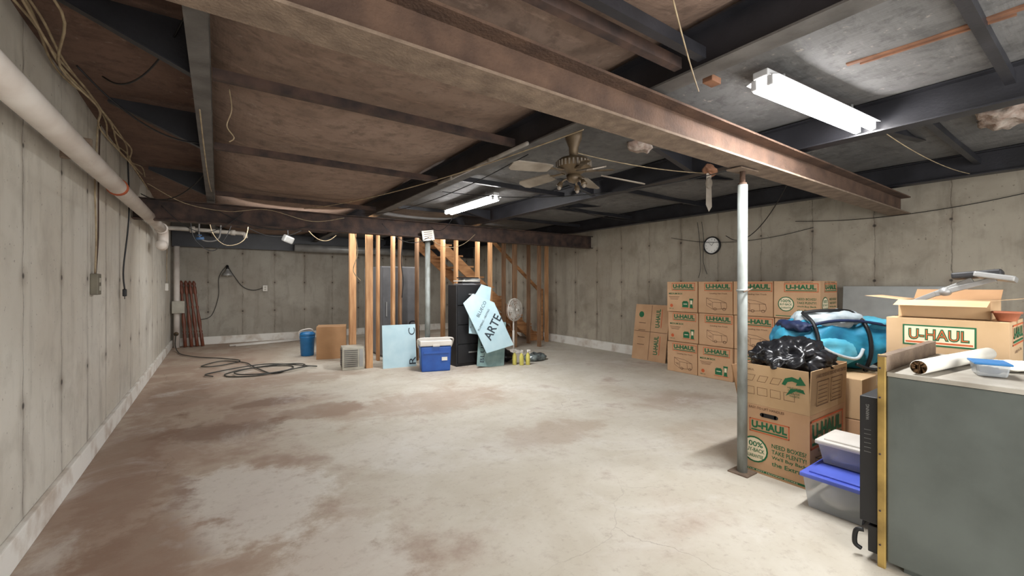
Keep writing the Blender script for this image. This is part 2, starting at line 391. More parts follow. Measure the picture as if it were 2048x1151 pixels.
ibeam('rim_beam',(XL+.02,10.72,2.0),(XR-.05,10.72,2.0),.2,.36,[BLKST,BLKST],'black steel rim beam along top of rear wall')
def angle(x0,x1,y,z=2.255,mt=RUSTD,lab='rusty steel angle cross member between joists'):
    m=MB(); m.bx((x0,-.02,0),(x1,.02,.008)); m.bx((x0,-.02,.008),(x1,-.012,.05))
    obj('angle_iron',m,mt,loc=(0,y,z),label=lab,cat='steel angle')
for y in(2.55,3.87,5.85,1.2,-.1,7.4,9): angle(-.02,1.78,y)
for y in(1.08,): angle(-.02,1.78,y,z=2.25,mt=BLKST,lab='black steel angle cross member between joists')
for x0,x1,ys in((1.9,3.46,(.35,3.9,5.8,7.6)),(3.58,5.54,(-.2,.75,3.3,4.6,5.8,7.6))):
    for y in ys: angle(x0,x1,y,z=2.31,mt=BLKST,lab='black steel angle cross member between joists')
def outrig(x0,y,x1,zi,zo,ztop,lab):
    m=MB(); m.prism([(x0,0,zi),(x1,0,zo),(x1,0,ztop),(x0,0,ztop)],(0,.006,0))
    d=Vector((x1-x0,0,zo-zi)); m.box(((x0+x1)/2,.0,(zi+zo)/2),(d.length,.05,.006),rot=(0,-math.atan2(d.z,d.x),0))
    obj('steel_outrigger',m,BLKST,loc=(0,y,0),label=lab,cat='steel bracket')
LO='black tapered steel outrigger bracket fixed to joist'
for y in(2.55,3.87,5.9): outrig(-.1,y,-.6,2.25,2.47,2.5,LO)
for y in(2.2,3.4,5.6): outrig(3.47,y,2.9,2.24,2.37,2.39,LO)
for y in(.9,2.4,4.3): outrig(3.57,y,4.5,2.24,2.36,2.38,LO)
# ---------------------------------------------------------------- support posts
e=empty('support_post',loc=(2.87,1.455,0),label='dull gray painted round steel support post with screw top',cat='support post')
obj('base_plate',MB().box((0,0,.004),(.13,.13,.008)),RUSTL,e)
m=MB(); m.cyl((0,0,.008),(.004,0,1.91),.031,seg=20); m.lathe([(.031,0),(.036,.004),(.036,.012),(.031,.016)],(0,0,1.2),seg=20); obj('post_tube',m,POLE,e)
m=MB(); m.cyl((.004,0,1.91),(.004,0,2.0),.017,seg=14); m.lathe([(.026,0),(.026,.012)],(.004,0,1.91)); obj('screw_jack',m,RUST,e)
obj('top_plate',MB().box((.004,0,2.004),(.22,.1,.008),rot=(0,-.02,0)),RUSTL,e)
m=MB(); m.cyl((-.05,-.035,1.2),(.045,-.04,1.22),.005); obj('lock_pin',m,RUSTL,e)
e=empty('support_post',loc=(2.64,6.08,0),label='slim gray steel support post behind blue cooler',cat='support post')
obj('base_plate',MB().box((0,0,.004),(.16,.16,.008)),RUSTL,e)
obj('post_tube',MB().cyl((0,0,.008),(0,0,1.94),.04,seg=16),POLE,e)
obj('top_plate',MB().box((0,0,1.947),(.16,.12,.008)),RUSTL,e)
# ---------------------------------------------------------------- pipes on left
e=empty('drain_pipe',loc=(-.62,0,2.0),label='long white plastic drain pipe strapped along concrete wall',cat='pipe')
m=MB(); m.cyl((0,-1.5,-.05),(0,7.45,.0),.058,seg=20)
obj('pipe_run',m,PVC,e)
obj('coupling_collar',MB().lathe([(.06,0),(.066,.01),(.066,.04),(.06,.05)],(0,4.3,-.018),(0,1,0)),ORANGE,e)
m=MB(); m.tube([(0,7.4,.0),(0,7.55,-.005),(0,7.62,-.09),(0,7.6,-.19),(.0,7.5,-.23),(0,7.35,-.22)],.062,seg=14); m.lathe([(.07,0),(.075,.02),(.07,.06)],(0,7.36,.0),(0,1,0)); obj('elbow_fitting',m,PVC,e)
m=MB(); m.tube([(0,7.5,.02),(.2,7.52,.025),(.85,7.52,.01),(.95,7.52,.0),(.97,7.52,-.06)],.03,seg=10); m.lathe([(.04,0),(.04,.06)],(.78,7.52,.012),(1,0,0)); m.lathe([(.045,0),(.045,.06)],(.3,7.52,.023),(1,0,0)); obj('branch_pipe',m,COND,e)
for y in(1.2,3.3):
    obj('pipe_strap',MB().box((-.02,y,.0),(.13,.02,.13),bev=.01),RUSTL,e)
e=empty('riser_pipe',loc=(-.66,10.68,0),label='white vertical pipe with junction box in wall corner',cat='pipe')
obj('pipe_run',MB().cyl((0,0,0),(0,0,2.0),.05,seg=16),PVC,e)
obj('junction_box',MB().box((.03,-.08,.8),(.2,.1,.24),bev=.01),BEIGE,e)
obj('hose_valve',MB().cyl((0,-.05,.28),(0,-.15,.28),.02).lathe([(.04,0),(.04,.012)],(0,-.13,.28),(0,-1,0)),BRASSF,e)
obj('steel_duct',MB().cyl((1.4,10.45,2.06),(4.2,10.45,2.06),.085,seg=20),LTGRAY,label='long gray round duct hung under rim beam',cat='duct')
e=empty('conduit',loc=(1.72,2.3,2.2),label='pale plastic conduit strapped beside dark steel joist',cat='conduit')
obj('conduit_tube',MB().cyl((0,0,0),(0,1.4,0),.014).lathe([(.018,0),(.018,.05)],(0,.45,0),(0,1,0)).lathe([(.018,0),(.018,.05)],(0,1.1,0),(0,1,0)),COND,e)
obj('floor_pipe',MB().cyl((0,0,.025),(1.5,.35,.025),.022).cyl((.1,-.06,.02),(1.3,.2,.02),.018),WHITE,loc=(.2,10.2,0),label='white plastic trim pipes lying on floor by wall',cat='pipe')
# ---------------------------------------------------------------- cables
def cable(pts,r,mt,label,name='cable',n=6,wob=0):
    P=[Vector(p) for p in pts]
    if wob:
        P=[P[0]]+[p+Vector((random.uniform(-wob,wob)*.5,random.uniform(-wob,wob),random.uniform(-wob,wob)*.6)) for p in P[1:-1]]+[P[-1]]
    o=P[0].copy(); obj(name,MB().tube([p-o for p in P],r,n=n,seg=6),mt,loc=o,label=label,cat='cable')
def sag(a,b,s,n=6):
    a=Vector(a);b=Vector(b); return [a.lerp(b,i/n)-Vector((0,0,s*4*(i/n)*(1-i/n))) for i in range(n+1)]
LC='cream electrical cable strung along top of concrete wall'
for k in range(4):
    pts=[(-.70+.02*k,y,2.47-.022*k-.012*(y%1)) for y in [0+.4*i for i in range(16)]]
    cable(pts,.006,CREAM,LC,wob=.07)
cable([(-.68,2.2,2.5),(-.55,2.6,2.42),(-.66,3.1,2.36),(-.6,3.6,2.33),(-.69,4.2,2.36),(-.62,5,2.3),(-.6,5.9,2.25)],.006,CREAM,LC)
cable([(-.6,5.8,2.3),(-.3,5.95,2.15),(.1,5.98,2.1),(.5,5.98,2.16),(1.0,5.98,2.06),(1.4,5.98,2.14)],.004,CREAM,'cream cable looping beneath the rear steel girder')
cable([(-.5,5.95,2.1),(-.3,5.97,1.9),(-.1,5.97,1.84),(.1,5.97,1.95),(.25,5.97,2.1)],.004,BLACK,'black cable looping beneath the rear steel girder')
cable([(-.1,6.6,2.2),(-.05,6.6,1.9),(.1,6.6,1.75),(.3,6.6,1.85),(.35,6.6,2.2)],.005,CREAM,'cream cable looping behind the rear steel girder')
cable([(-.3,7.0,2.2),(-.25,7.0,1.85),(-.05,7.0,1.7),(.1,7.0,1.9),(.2,7.0,2.2)],.006,BLACK,'black cable tangled near the valve pipes')
cable([(-.72,4.3,2.44),(-.74,4.32,2.0),(-.73,4.3,1.6),(-.74,4.32,1.32)],.006,CREAM,'cream cable dropping to wall outlet')
cable([(-.72,4.36,2.44),(-.735,4.4,2.0),(-.73,4.36,1.6),(-.74,4.34,1.32)],.005,BRN,'brown cable dropping to wall outlet')
cable([(-.7,5.4,2.45),(-.69,5.39,1.9),(-.73,5.4,1.4),(-.72,5.39,1.2)],.007,BLACK,'black power cord hanging with plug')
obj('cord_plug',MB().box((0,0,0),(.03,.035,.07),bev=.008).box((0,.008,-.045),(.004,.006,.03)).box((0,-.008,-.045),(.004,.006,.03)),BLACK,loc=(-.72,5.39,1.17),label='black plug end hanging on power cord',cat='plug')
cable([(-.7,9.6,2.3),(-.73,9.62,1.8),(-.74,9.7,1.28)],.006,CREAM,'cream cable dropping to small outlet')
def outlet(x,y,z,mt,lab,s=1,axis='x'):
    e=empty('wall_outlet',loc=(x,y,z),label=lab,cat='outlet',rot=(0,0,0 if axis=='x' else -math.pi/2))
    obj('outlet_box',MB().box((.022,0,0),(.044,.09*s,.13*s),bev=.006),mt,e)
    for zz in(.025*s,-.025*s): obj('outlet_face',MB().box((.046,0,zz),(.004,.036,.034),bev=.001),BEIGE,e)
outlet(XL,4.33,1.25,OUTG,'tarnished metal outlet box on concrete wall',1.2)
outlet(XL,9.7,1.2,WHITE,'small white outlet on concrete wall')
outlet(.87,YB,1.16,WHITE,'white outlet on rear concrete wall',axis='y')
for a,b,s,r,mt in [((-.1,2.4,2.5),(-.55,3.4,2.46),.16,.005,BLACK),((-.1,3.7,2.24),(-.62,3.2,2.42),.1,.005,BLACK),((-.1,5.0,2.3),(-.66,5.9,2.2),.14,.005,BLACK),((-.08,2.9,2.21),(-.05,5.4,2.21),.08,.004,CREAM),
    ((1.0,.75,2.27),(1.95,1.2,2.2),.03,.003,CREAM),((1.85,1.9,2.2),(.9,5.9,2.2),.08,.004,CREAM),((3.5,1.7,2.2),(1.9,4.0,2.2),.14,.004,BLACK),((2.3,2.5,2.3),(3.5,2.1,2.22),.03,.004,CREAM),
    ((4.2,1.7,2.2),(6.05,3.3,1.95),.25,.005,BLACK),((6.05,2.2,1.95),(6.05,4.2,2.0),.12,.004,BLACK),((3.58,.9,2.24),(5.55,.8,2.24),.04,.003,CREAM),((6.05,.4,2.1),(6.05,2.4,2.05),.08,.004,BLACK),
    ((1.9,5.95,2.1),(2.6,5.95,1.95),.16,.005,BLACK),((2.6,5.95,1.95),(3.4,5.95,2.05),.18,.004,CREAM),((.0,5.98,2.1),(1.0,5.98,2.0),.12,.005,BLACK),((.2,7.2,2.2),(1.1,7.0,2.1),.2,.006,BLACK),((.9,6.4,2.2),(1.5,6.9,2.0),.2,.005,CREAM),
    ((2.8,5.5,2.25),(2.65,5.95,2.1),.12,.004,BLACK),((1.95,2.6,2.24),(1.6,5.9,2.2),.12,.004,BLACK),((3.45,3.9,2.2),(5.5,3.9,2.2),.08,.004,BLACK)]:
    cable(sag(a,b,s),r,mt,'%s cable drooping beneath the ceiling steel'%('black' if mt is BLACK else 'cream'))
cable([(.05,2.62,2.25),(.06,2.6,2.14),(.04,2.62,2.06),(.07,2.6,2.0),(.05,2.62,1.98)],.003,CREAM,'short frayed cream string hanging from joist')
cable([(6.06,3.75,2.2),(6.07,3.72,1.9),(6.06,3.7,1.5),(6.07,3.74,1.35)],.004,BLACK,'thin black wire hanging on concrete wall')
cable([(6.06,3.68,2.2),(6.05,3.64,1.9),(6.07,3.66,1.6),(6.07,3.6,1.4)],.004,BLACK,'thin black wire hanging on concrete wall')
cable([(2.3,6.2,2.0),(2.27,6.2,1.6),(2.3,6.2,1.3),(2.28,6.2,1.05)],.007,BLACK,'black cord hanging among wall studs')
cable([(1.62,6.3,2.0),(1.66,6.3,1.7),(1.6,6.3,1.45),(1.7,6.3,1.3)],.006,CREAM,'thin white cord hanging by stud')
P=[(-.66,10.5,.28),(-.66,10.3,.1),(-.6,9.9,.02),(-.5,9.4,.02),(-.25,8.9,.02),(.1,8.5,.02),(.3,8.1,.02),(.0,7.8,.02),(-.2,7.9,.02),(.05,8.25,.02),(.35,7.9,.02),(.45,7.4,.02)]
for k in range(22):
    a=-1.2+k*math.pi/5; cx=.45+.3*(k/22); R=.42-.05*math.sin(k*1.3)
    P.append((cx+R*math.cos(a)*1.15,7.05+R*math.sin(a)*.75,.012+.014*(k//10)))
P+=[(1.2,6.95,.02),(.6,7.5,.03),(-.1,7.2,.02),(-.05,6.95,.02)]
obj('garden_hose',MB().tube(P,.0085,seg=8,n=6),HOSE,label='dark gray hose coiled loosely on concrete floor',cat='hose')
# ---------------------------------------------------------------- turned balusters
prof=[(.03,0),(.03,.25),(.02,.27),(.034,.3),(.02,.33),(.028,.4),(.034,.5),(.026,.62),(.018,.75),(.026,.8),(.016,.83),(.022,.95),(.018,1.05),(.03,1.08),(.03,1.2),(.02,1.23),(.034,1.27),(.02,1.31),(.012,1.33)]
bm_=MB().lathe(prof,seg=12).mesh('turned_baluster',[REDWOOD])
for i,(x,y,ty) in enumerate([(-.52,10.60,-.06),(-.42,10.58,-.08),(-.33,10.60,-.1),(-.24,10.58,-.12)]):
    link(bpy.data.objects.new('turned_baluster',bm_),loc=(x,y,.008),rot=(-.14,ty,0),label='reddish stained turned wooden baluster leaning against wall',cat='baluster',group='turned balusters in corner')
e=empty('clamp_lamp',loc=(.175,YB-.1,1.47),label='metal clamp work lamp hung on rear wall with cord',cat='lamp')
obj('lamp_shade',MB().lathe([(.03,.1),(.035,.06),(.07,.02),(.11,-.04),(.105,-.04),(.06,.02)],caps=False),LTGRAY,e)
obj('bulb',MB().ball((0,0,-.01),(.06,.06,.09)),WHITE,e)
obj('socket',MB().cyl((0,0,.08),(0,.04,.17),.025),BLACK,e)
cable([(.17,10.86,1.66),(.28,10.87,1.45),(.45,10.87,1.2),(.65,10.87,1.12),(.82,10.85,1.17)],.007,BLACK,'black cord running from clamp lamp to outlet')
cable([(.17,10.87,1.66),(.03,10.87,1.4),(.02,10.87,1.0),(-.1,10.87,.6),(-.3,10.87,.52)],.006,BLACK,'black cord draped down rear wall')
e=empty('floodlight',loc=(.84,6.9,1.9),label='small gray floodlight hung from ceiling pipes',cat='lamp')
obj('lamp_head',MB().box((0,0,0),(.14,.09,.1),rot=(.3,.3,.4),bev=.02),LTGRAY,e); obj('bracket',MB().tube([(0,0,.05),(0,0,.2),(.03,0,.45)],.008),BLACK,e)
e=empty('water_valve',loc=(-.1,7.2,1.9),label='gray valve and pipework under drain pipe',cat='valve')
obj('pipe_work',MB().tube([(-.1,0,.25),(-.1,0,0),(0,0,-.06),(.12,0,0),(.14,0,.25)],.010,seg=8),GRYST,e)
obj('valve_body',MB().cyl((-.14,0,-.03),(-.05,0,-.02),.02).lathe([(.026,0),(.026,.015)],(-.1,0,.01)),M('dull_blue',(52,84,120),(40,66,98)),e)
# ---------------------------------------------------------------- stud framing
STUDS=[(1.765,7.0,.1,.07,WOOD),(1.865,6.45,.1,.06,WOOD),(2.168,7.0,.04,.09,WOOD),(2.28,6.6,.045,.09,WOOD),(2.54,7.0,.04,.09,WOOD3),(2.70,6.65,.04,.09,WOOD3),(3.144,6.6,.05,.09,WOOD),
(3.596,7.0,.05,.09,WOOD),(3.876,6.7,.05,.09,WOOD),(4.143,6.7,.05,.09,WOOD),(4.78,7.2,.05,.09,WOOD3),(4.84,6.9,.09,.05,WOOD3),(5.41,7.2,.04,.09,WOOD3),(5.9,7.2,.045,.09,WOOD),(5.3,6.7,.04,.09,WOOD3)]
for x,y,w,d,mt in STUDS:
    obj('wall_stud',MB().box((0,0,1.105),(w,d,2.21),bev=.003),mt,loc=(x,y,0),label='%s pine stud of unfinished partition wall'%('pale' if mt is WOOD else 'weathered'),cat='wall stud',group='partition wall studs')
for y,x0,x1 in((6.65,1.7,5.4),(7.08,1.7,5.95)):
    m=MB(); m.bx((x0,-.045,0),(x1,.045,.038)); obj('top_plate_board',m,WOOD3,loc=(0,y,2.212),label='pine top plate board over partition studs',cat='wood board')
e=empty('tool_case',loc=(2.6,7.0,0),label='dark hard plastic tool case behind wall studs',cat='tool case')
obj('case',MB().box((.12,-.12,.28),(.2,.14,.56),bev=.02),DARKC,e); obj('handle',MB().tube([(.06,-.12,.56),(.08,-.12,.62),(.16,-.12,.62),(.18,-.12,.56)],.012),BLACK,e); obj('latch',MB().box((.12,-.195,.4),(.04,.01,.03),bev=.003),LTGRAY,e)
# ---------------------------------------------------------------- staircase
e=empty('staircase',loc=(0,7.5,0),label='open pine staircase with handrail descending beside studs',cat='staircase')
for yy in(0,.86):
    m=MB(); m.prism([(6.02,yy,0),(5.72,yy,0),(3.4,yy,1.98),(3.4,yy,2.24)],(0,.04,0)); obj('stringer',m,WOOD2,e)
for i in range(10):
    x=5.86-i*.245; z=.16+i*.206
    obj('tread',MB().box((x,.45,z),(.27,.82,.035),bev=.004),WOOD2,e)
for i in range(2):
    obj('riser',MB().box((5.74-i*.245,.45,.24+i*.206),(.02,.82,.17)),WOOD2,e)
m=MB(); m.prism([(5.92,-.07,1.05),(5.92,-.07,1.13),(4.5,-.07,2.32),(4.5,-.07,2.24)],(0,.04,0)); obj('handrail',m,WOOD2,e)
obj('newel_post',MB().box((5.93,-.05,.575),(.09,.09,1.15),bev=.006),WOOD2,e)
# ---------------------------------------------------------------- gray cabinet behind the studs
e=empty('metal_cabinet',loc=(2.3,7.2,0),label='tall gray metal cabinet standing behind wall studs',cat='cabinet')
obj('body',MB().bx((0,.02,.04),(.68,1.05,1.56),bev=.01).bx((.03,.06,0),(.65,1.0,.04)),GRYCAB,e)
obj('door',MB().bx((.01,-.005,.06),(.67,.018,1.54),bev=.006),M('gray_door',(92,92,94),(78,78,80),rough=.6),e)
obj('handle',MB().bx((.06,-.03,.7),(.08,-.005,.95),bev=.005),LTGRAY,e)
# ---------------------------------------------------------------- jug, box, AC
e=empty('drink_jug',loc=(1.3,8.2,0),label='blue plastic drink cooler jug with white handle',cat='jug')
obj('body',MB().lathe([(.1,0),(.105,.01),(.12,.3),(.125,.31),(.125,.35)],seg=24),BLUEB,e)
obj('lid',MB().lathe([(.128,.35),(.128,.38),(.1,.41),(.02,.42)],seg=24),BLUEB,e)
obj('handle',MB().tube([(-.12,0,.34),(-.13,-.02,.42),(-.06,-.05,.46),(.06,-.05,.46),(.12,0,.36)],.012),WHITE,e)
e=obj('cardboard_box',MB().box((0,0,.27),(.46,.42,.54),bev=.004),CARDIN,loc=(1.62,7.78,0),rot=(0,0,-.25),label='plain closed brown cardboard box on floor',cat='box')
obj('packing_tape',MB().box((0,0,.5415),(.46,.05,.002)),TAPE,e)
e=empty('window_air_conditioner',loc=(1.73,6.68,0),rot=(0,0,-.15),label='beige window air conditioner unit on floor',cat='air conditioner')
obj('case',MB().box((-.06,-.12,.165),(.30,.30,.33),bev=.008),BEIGE,e)
m=MB()
for i in range(9): m.box((-.09,-.274,.055+i*.029),(.19,.008,.012))
for i in range(9): m.box((-.214,-.12,.055+i*.029),(.008,.24,.012))
obj('grille',m,GRYST,e); obj('control_panel',MB().box((.05,-.273,.17),(.05,.006,.26)),LTGRAY,e)
# ---------------------------------------------------------------- foam sheets
def board(loc,w,h,tilt,rz,roll,mt,prints,label,name='foam_board',shape=None,th=.02):
    e=empty(name,loc=loc,rot=(tilt,roll,rz),label=label,cat='board')
    pts=shape or [(-w/2,0),(w/2,0),(w/2,h),(-w/2,h)]
    m=MB().prism([(a,0,b) for a,b in pts],(0,th,0)); obj('sheet',m,mt,e)
    if prints:
        p=MB(); prints(p); p.xf(face_negY(0,-.002,0)); obj('printed_lettering',p,[INK],e)
    return e
board((2.26,6.22,0),.5,.64,-.12,-.12,0,FOAM,lambda p:(p.text('R',.19,.09,.11,.1,rot=math.pi/2),p.text('C',.19,.53,.11,.1,rot=math.pi/2)),'pale blue foam board with dark letters leaning on stud')
# ---------------------------------------------------------------- cooler
e=empty('cooler',loc=(2.62,5.77,0),rot=(0,0,-.3),label='blue picnic cooler with white lid on floor',cat='cooler')
obj('body',MB().box((0,0,.18),(.44,.3,.36),taper=.93,bev=.02,seg=3).box((0,-.145,.27),(.36,.02,.03),bev=.004),BLUE,e)
obj('lid',MB().box((0,0,.405),(.46,.32,.08),bev=.018,seg=3).box((0,-.155,.375),(.1,.03,.03),bev=.005),WHITE,e)
obj('handle',MB().tube([(-.235,0,.33),(-.25,-.05,.40),(-.23,-.1,.47),(0,-.11,.475),(.23,-.1,.47),(.25,-.05,.4),(.235,0,.33)],.012,seg=8),WHITE,e)
obj('label_sticker',MB().box((.12,-.151,.18),(.08,.003,.05)),PAPER,e)
# ---------------------------------------------------------------- black cabinet with papers
e=empty('black_cabinet',loc=(2.97,5.75,0),label='black tall metal cabinet standing under steel girder',cat='cabinet')
obj('body',MB().bx((0,.02,0),(.56,.3,1.24),bev=.008),CABBLK,e)
for i in range(4): 
    dr=obj('drawer',MB().bx((.02,-.0,.05+i*.295),(.54,.02,.33+i*.295),bev=.004),CABBLK,e)
    obj('handle',MB().bx((.2,-.02,.2+i*.295),(.36,.0,.22+i*.295),bev=.003),LTGRAY,dr)
def stack(z,dx,dy,h,mt,rz,x,lab):
    obj('magazine',MB().box((0,0,h/2),(dx,dy,h),bev=.002),mt,loc=(x,5.9,z),rot=(0,0,rz),label=lab,cat='magazine',group='papers piled on black cabinet')
z=1.241
for i,(dx,dy,h,mt,rz,x,lab) in enumerate([(.36,.24,.02,GRYCAB,.1,3.24,'gray folder lying on black cabinet'),(.3,.22,.03,CABBLK,-.2,3.26,'black binder in pile on cabinet'),(.34,.24,.015,PAPER,.15,3.22,'white papers piled on cabinet'),(.28,.2,.03,LTGRAY,-.05,3.27,'light gray folder piled on cabinet'),(.3,.2,.018,CABBLK,.35,3.24,'black folder topping pile of papers')]):
    stack(z,dx,dy,h,mt,rz,x,lab); z+=h+.001
# leaning sign sheets
board((3.40,5.48,.0),.46,.70,-.16,-.1,.14,FOAM2,lambda p:p.text('BLUECOR',-.15,.36,.6,.07,rot=math.pi/2),'translucent greenish sign sheet leaning, dark lettering','sign_sheet',th=.006)
e=board((3.50,5.36,.22),.46,1.0,-.12,-.1,-.42,FOAM,None,'pale blue foam sign sheet propped askew, dark lettering','sign_sheet',shape=[(-.20,.1),(.25,0),(.25,.72),(.0,.98),(-.20,.92)],th=.012)
p=MB(); p.text('ARTE',.06,.40,.40,.14,off=.015,rot=.62); p.text('PLUMBING - HEATING',-.02,.56,.36,.03,rot=.62); p.text('BLUECO',.02,.72,.26,.05,rot=.62); p.xf(face_negY(0,-.002,0)); obj('printed_lettering',p,[INK],e)
e=board((3.20,5.56,.5),.34,.7,-.1,-.1,.16,FOAM,None,'pale blue foam sign sheet standing behind others','sign_sheet',shape=[(-.12,0),(.17,0),(.17,.74),(.0,.76),(-.17,.42)],th=.012)
p=MB(); p.text('PLUMBING - HEATING',-.04,.24,.34,.03,rot=math.pi/2-.4); p.xf(face_negY(0,-.002,0)); obj('printed_lettering',p,[INK],e)
# ---------------------------------------------------------------- pedestal fan
e=empty('pedestal_fan',loc=(4.5,6.45,0),rot=(0,0,.35),label='white pedestal fan with round wire grille',cat='fan')
obj('base',MB().lathe([(.2,0),(.2,.02),(.05,.05),(.03,.06)],seg=24),WHITE,e)
obj('pole',MB().cyl((0,0,.05),(0,0,.72),.014).cyl((0,0,.05),(0,0,.4),.02),WHITE,e)
hd=obj('motor',MB().lathe([(.03,0),(.06,.03),(.065,.1),(.04,.14)],(0,.12,.78),(0,-1,0)),WHITE,e)
m=MB()
for y,rr in((-.07,(.06,.1,.14,.18,.2)),(.02,(.08,.14,.2))):
    for r in rr:
        m.tube([(r*math.cos(a*math.pi/12),y*(1.2-r*1.8),.78+r*math.sin(a*math.pi/12)) for a in range(25)],.003,seg=5,n=1)
m.tube([(.205*math.cos(a*math.pi/12),-.02,.78+.205*math.sin(a*math.pi/12)) for a in range(25)],.010,seg=6,n=1)
for k in range(36):
    a=k*math.pi/18; m.tube([(.03*math.cos(a),-.08,.78+.03*math.sin(a)),(.12*math.cos(a),-.075,.78+.12*math.sin(a)),(.205*math.cos(a),-.02,.78+.205*math.sin(a))],.0025,seg=4,n=2)
m.lathe([(.035,0),(.035,.01)],(0,-.08,.78),(0,-1,0)); obj('grille',m,WHITE,e)
for k in range(3):
    a=k*2.094; m=MB(); c,s_=math.cos(a),math.sin(a)
    m.prism([(c*.02,-.03,.78+s_*.02),(c*.1-s_*.07,-.045,.78+s_*.1+c*.07),(c*.18-s_*.05,-.045,.78+s_*.18+c*.05),(c*.18+s_*.05,-.015,.78+s_*.18-c*.05),(c*.08+s_*.04,-.02,.78+s_*.08-c*.04)],(0,.003,0)); obj('fan_blade',m,WHITE,e)
b1=MB().lathe([(.03,0),(.034,.005),(.034,.13),(.026,.16),(.014,.18),(.014,.19)],seg=14).mesh('bottle_body',[YEL])
b2=MB().lathe([(.016,.19),(.016,.215)],seg=12).box((.0,-.015,.225),(.022,.06,.022),bev=.004).box((0,-.035,.2),(.008,.01,.04)).mesh('spray_head',[WHITE])
for x,y,r in((3.8,5.42,.2),(3.87,5.33,-.3),(3.97,5.30,.5)):
    e=empty('spray_bottle',loc=(x,y,0),rot=(0,0,r),label='spray bottle of yellow liquid with white nozzle',cat='bottle',group='spray bottles on the floor')
    link(bpy.data.objects.new('bottle_body',b1),e); link(bpy.data.objects.new('spray_head',b2),e)
obj('black_bag',MB().ball((0,0,.09),(.32,.26,.2),disp=.05,dscale=8,flat=-.088),BAG,loc=(3.85,5.75,0),label='small crumpled black plastic bag on floor',cat='bag')
obj('clear_bag',MB().ball((0,0,.05),(.42,.26,.12),disp=.05,dscale=8,flat=-.048,seed=3),M('dark_clear_film',(120,130,128),(60,64,66),rough=.2,scale=14),loc=(4.3,5.55,0),label='crumpled gray plastic bag lying on floor',cat='bag')
e=empty('tag_sign',loc=(2.60,5.955,1.95),rot=(0,-.15,0),label='white card tag taped to steel girder',cat='sign')
obj('card',MB().box((0,0,.03),(.19,.006,.15),bev=.002),PAPER,e)
m=MB()
for i in range(4): m.rect(0,.06-.03*i,.13,.008)
m.xf(face_negY(0,-.005,.02)); obj('printed_lines',m,[BRINK],e)

# ---------------------------------------------------------------- moving boxes
PM=[GREEN,ORNG,BRINK,CREAMI,BLACK]
def logo(p,x,y,w,h):
    p.pline([(x-w*.55,y-h*.85),(x+w*.55,y-h*.85),(x+w*.55,y+h*.8),(x-w*.55,y+h*.8)],h*.12,1,close=True)
    p.text('U-HAUL',x,y+h*.12,w,h*.98,0,z=.0006,off=.045)
    p.rect(x,y-h*.60,w*1.02,h*.16,0,z=.0006)
def van(p,x,y,w,h,m=2):
    L=w*.015
    P=lambda a,b:(x+(a-.5)*w,y+(b-.5)*h)
    p.pline([P(.0,.95),P(.55,.85),P(.95,.6),P(.98,.3),P(.95,.12),P(.3,.05),P(.0,.35)],L,m,close=True)
    p.pline([P(.3,.05),P(.3,.62),P(.0,.95)],L,m); p.pline([P(.3,.62),P(.95,.6)],L,m); p.pline([P(.7,.6),P(.72,.1)],L,m)
    for a in(.42,.85): p.pline([ (P(a,.08)[0]+.07*w*math.cos(t*.785),P(a,.08)[1]+.1*h*math.sin(t*.785)) for t in range(8)],L*1.2,m,close=True)
    for i in range(4): p.pline([P(.05+.05*i,.5+.0*i),P(.25,.3+.07*i)],L*.7,m)
def appliances(p,x,y,w,h):
    p.rect(x-w*.2,y-h*.1,w*.5,h*.5,0); p.rect(x-w*.2,y+h*.18,w*.36,h*.1,0); p.rect(x-w*.2,y-h*.05,w*.3,h*.06,3,z=.0004)
    p.add([(x+w*.15,y-h*.4,0),(x+w*.42,y-h*.4,0),(x+w*.38,y-h*.1,0),(x+w*.45,y+h*.45,0),(x+w*.12,y+h*.45,0),(x+w*.19,y-h*.1,0)],[[0,1,2,3,4,5]],0)
    p.rect(x+w*.285,y+.12*h,w*.16,h*.35,3,z=.0004); p.rect(x-w*.02,y-h*.44,w*1.0,h*.05,1)
def seal(p,x,y,r):
    p.disc(x,y,r,0); p.disc(x,y,r*.88,3,z=.0003); p.text('100%',x,y+r*.42,r*1.25,r*.4,0,z=.0006,off=.02)
    p.text('BUY-BACK',x,y-r*.05,r*1.5,r*.3,0,z=.0006,off=.02); p.text('GUARANTEE',x,y-r*.5,r*1.3,r*.26,0,z=.0006,off=.02)
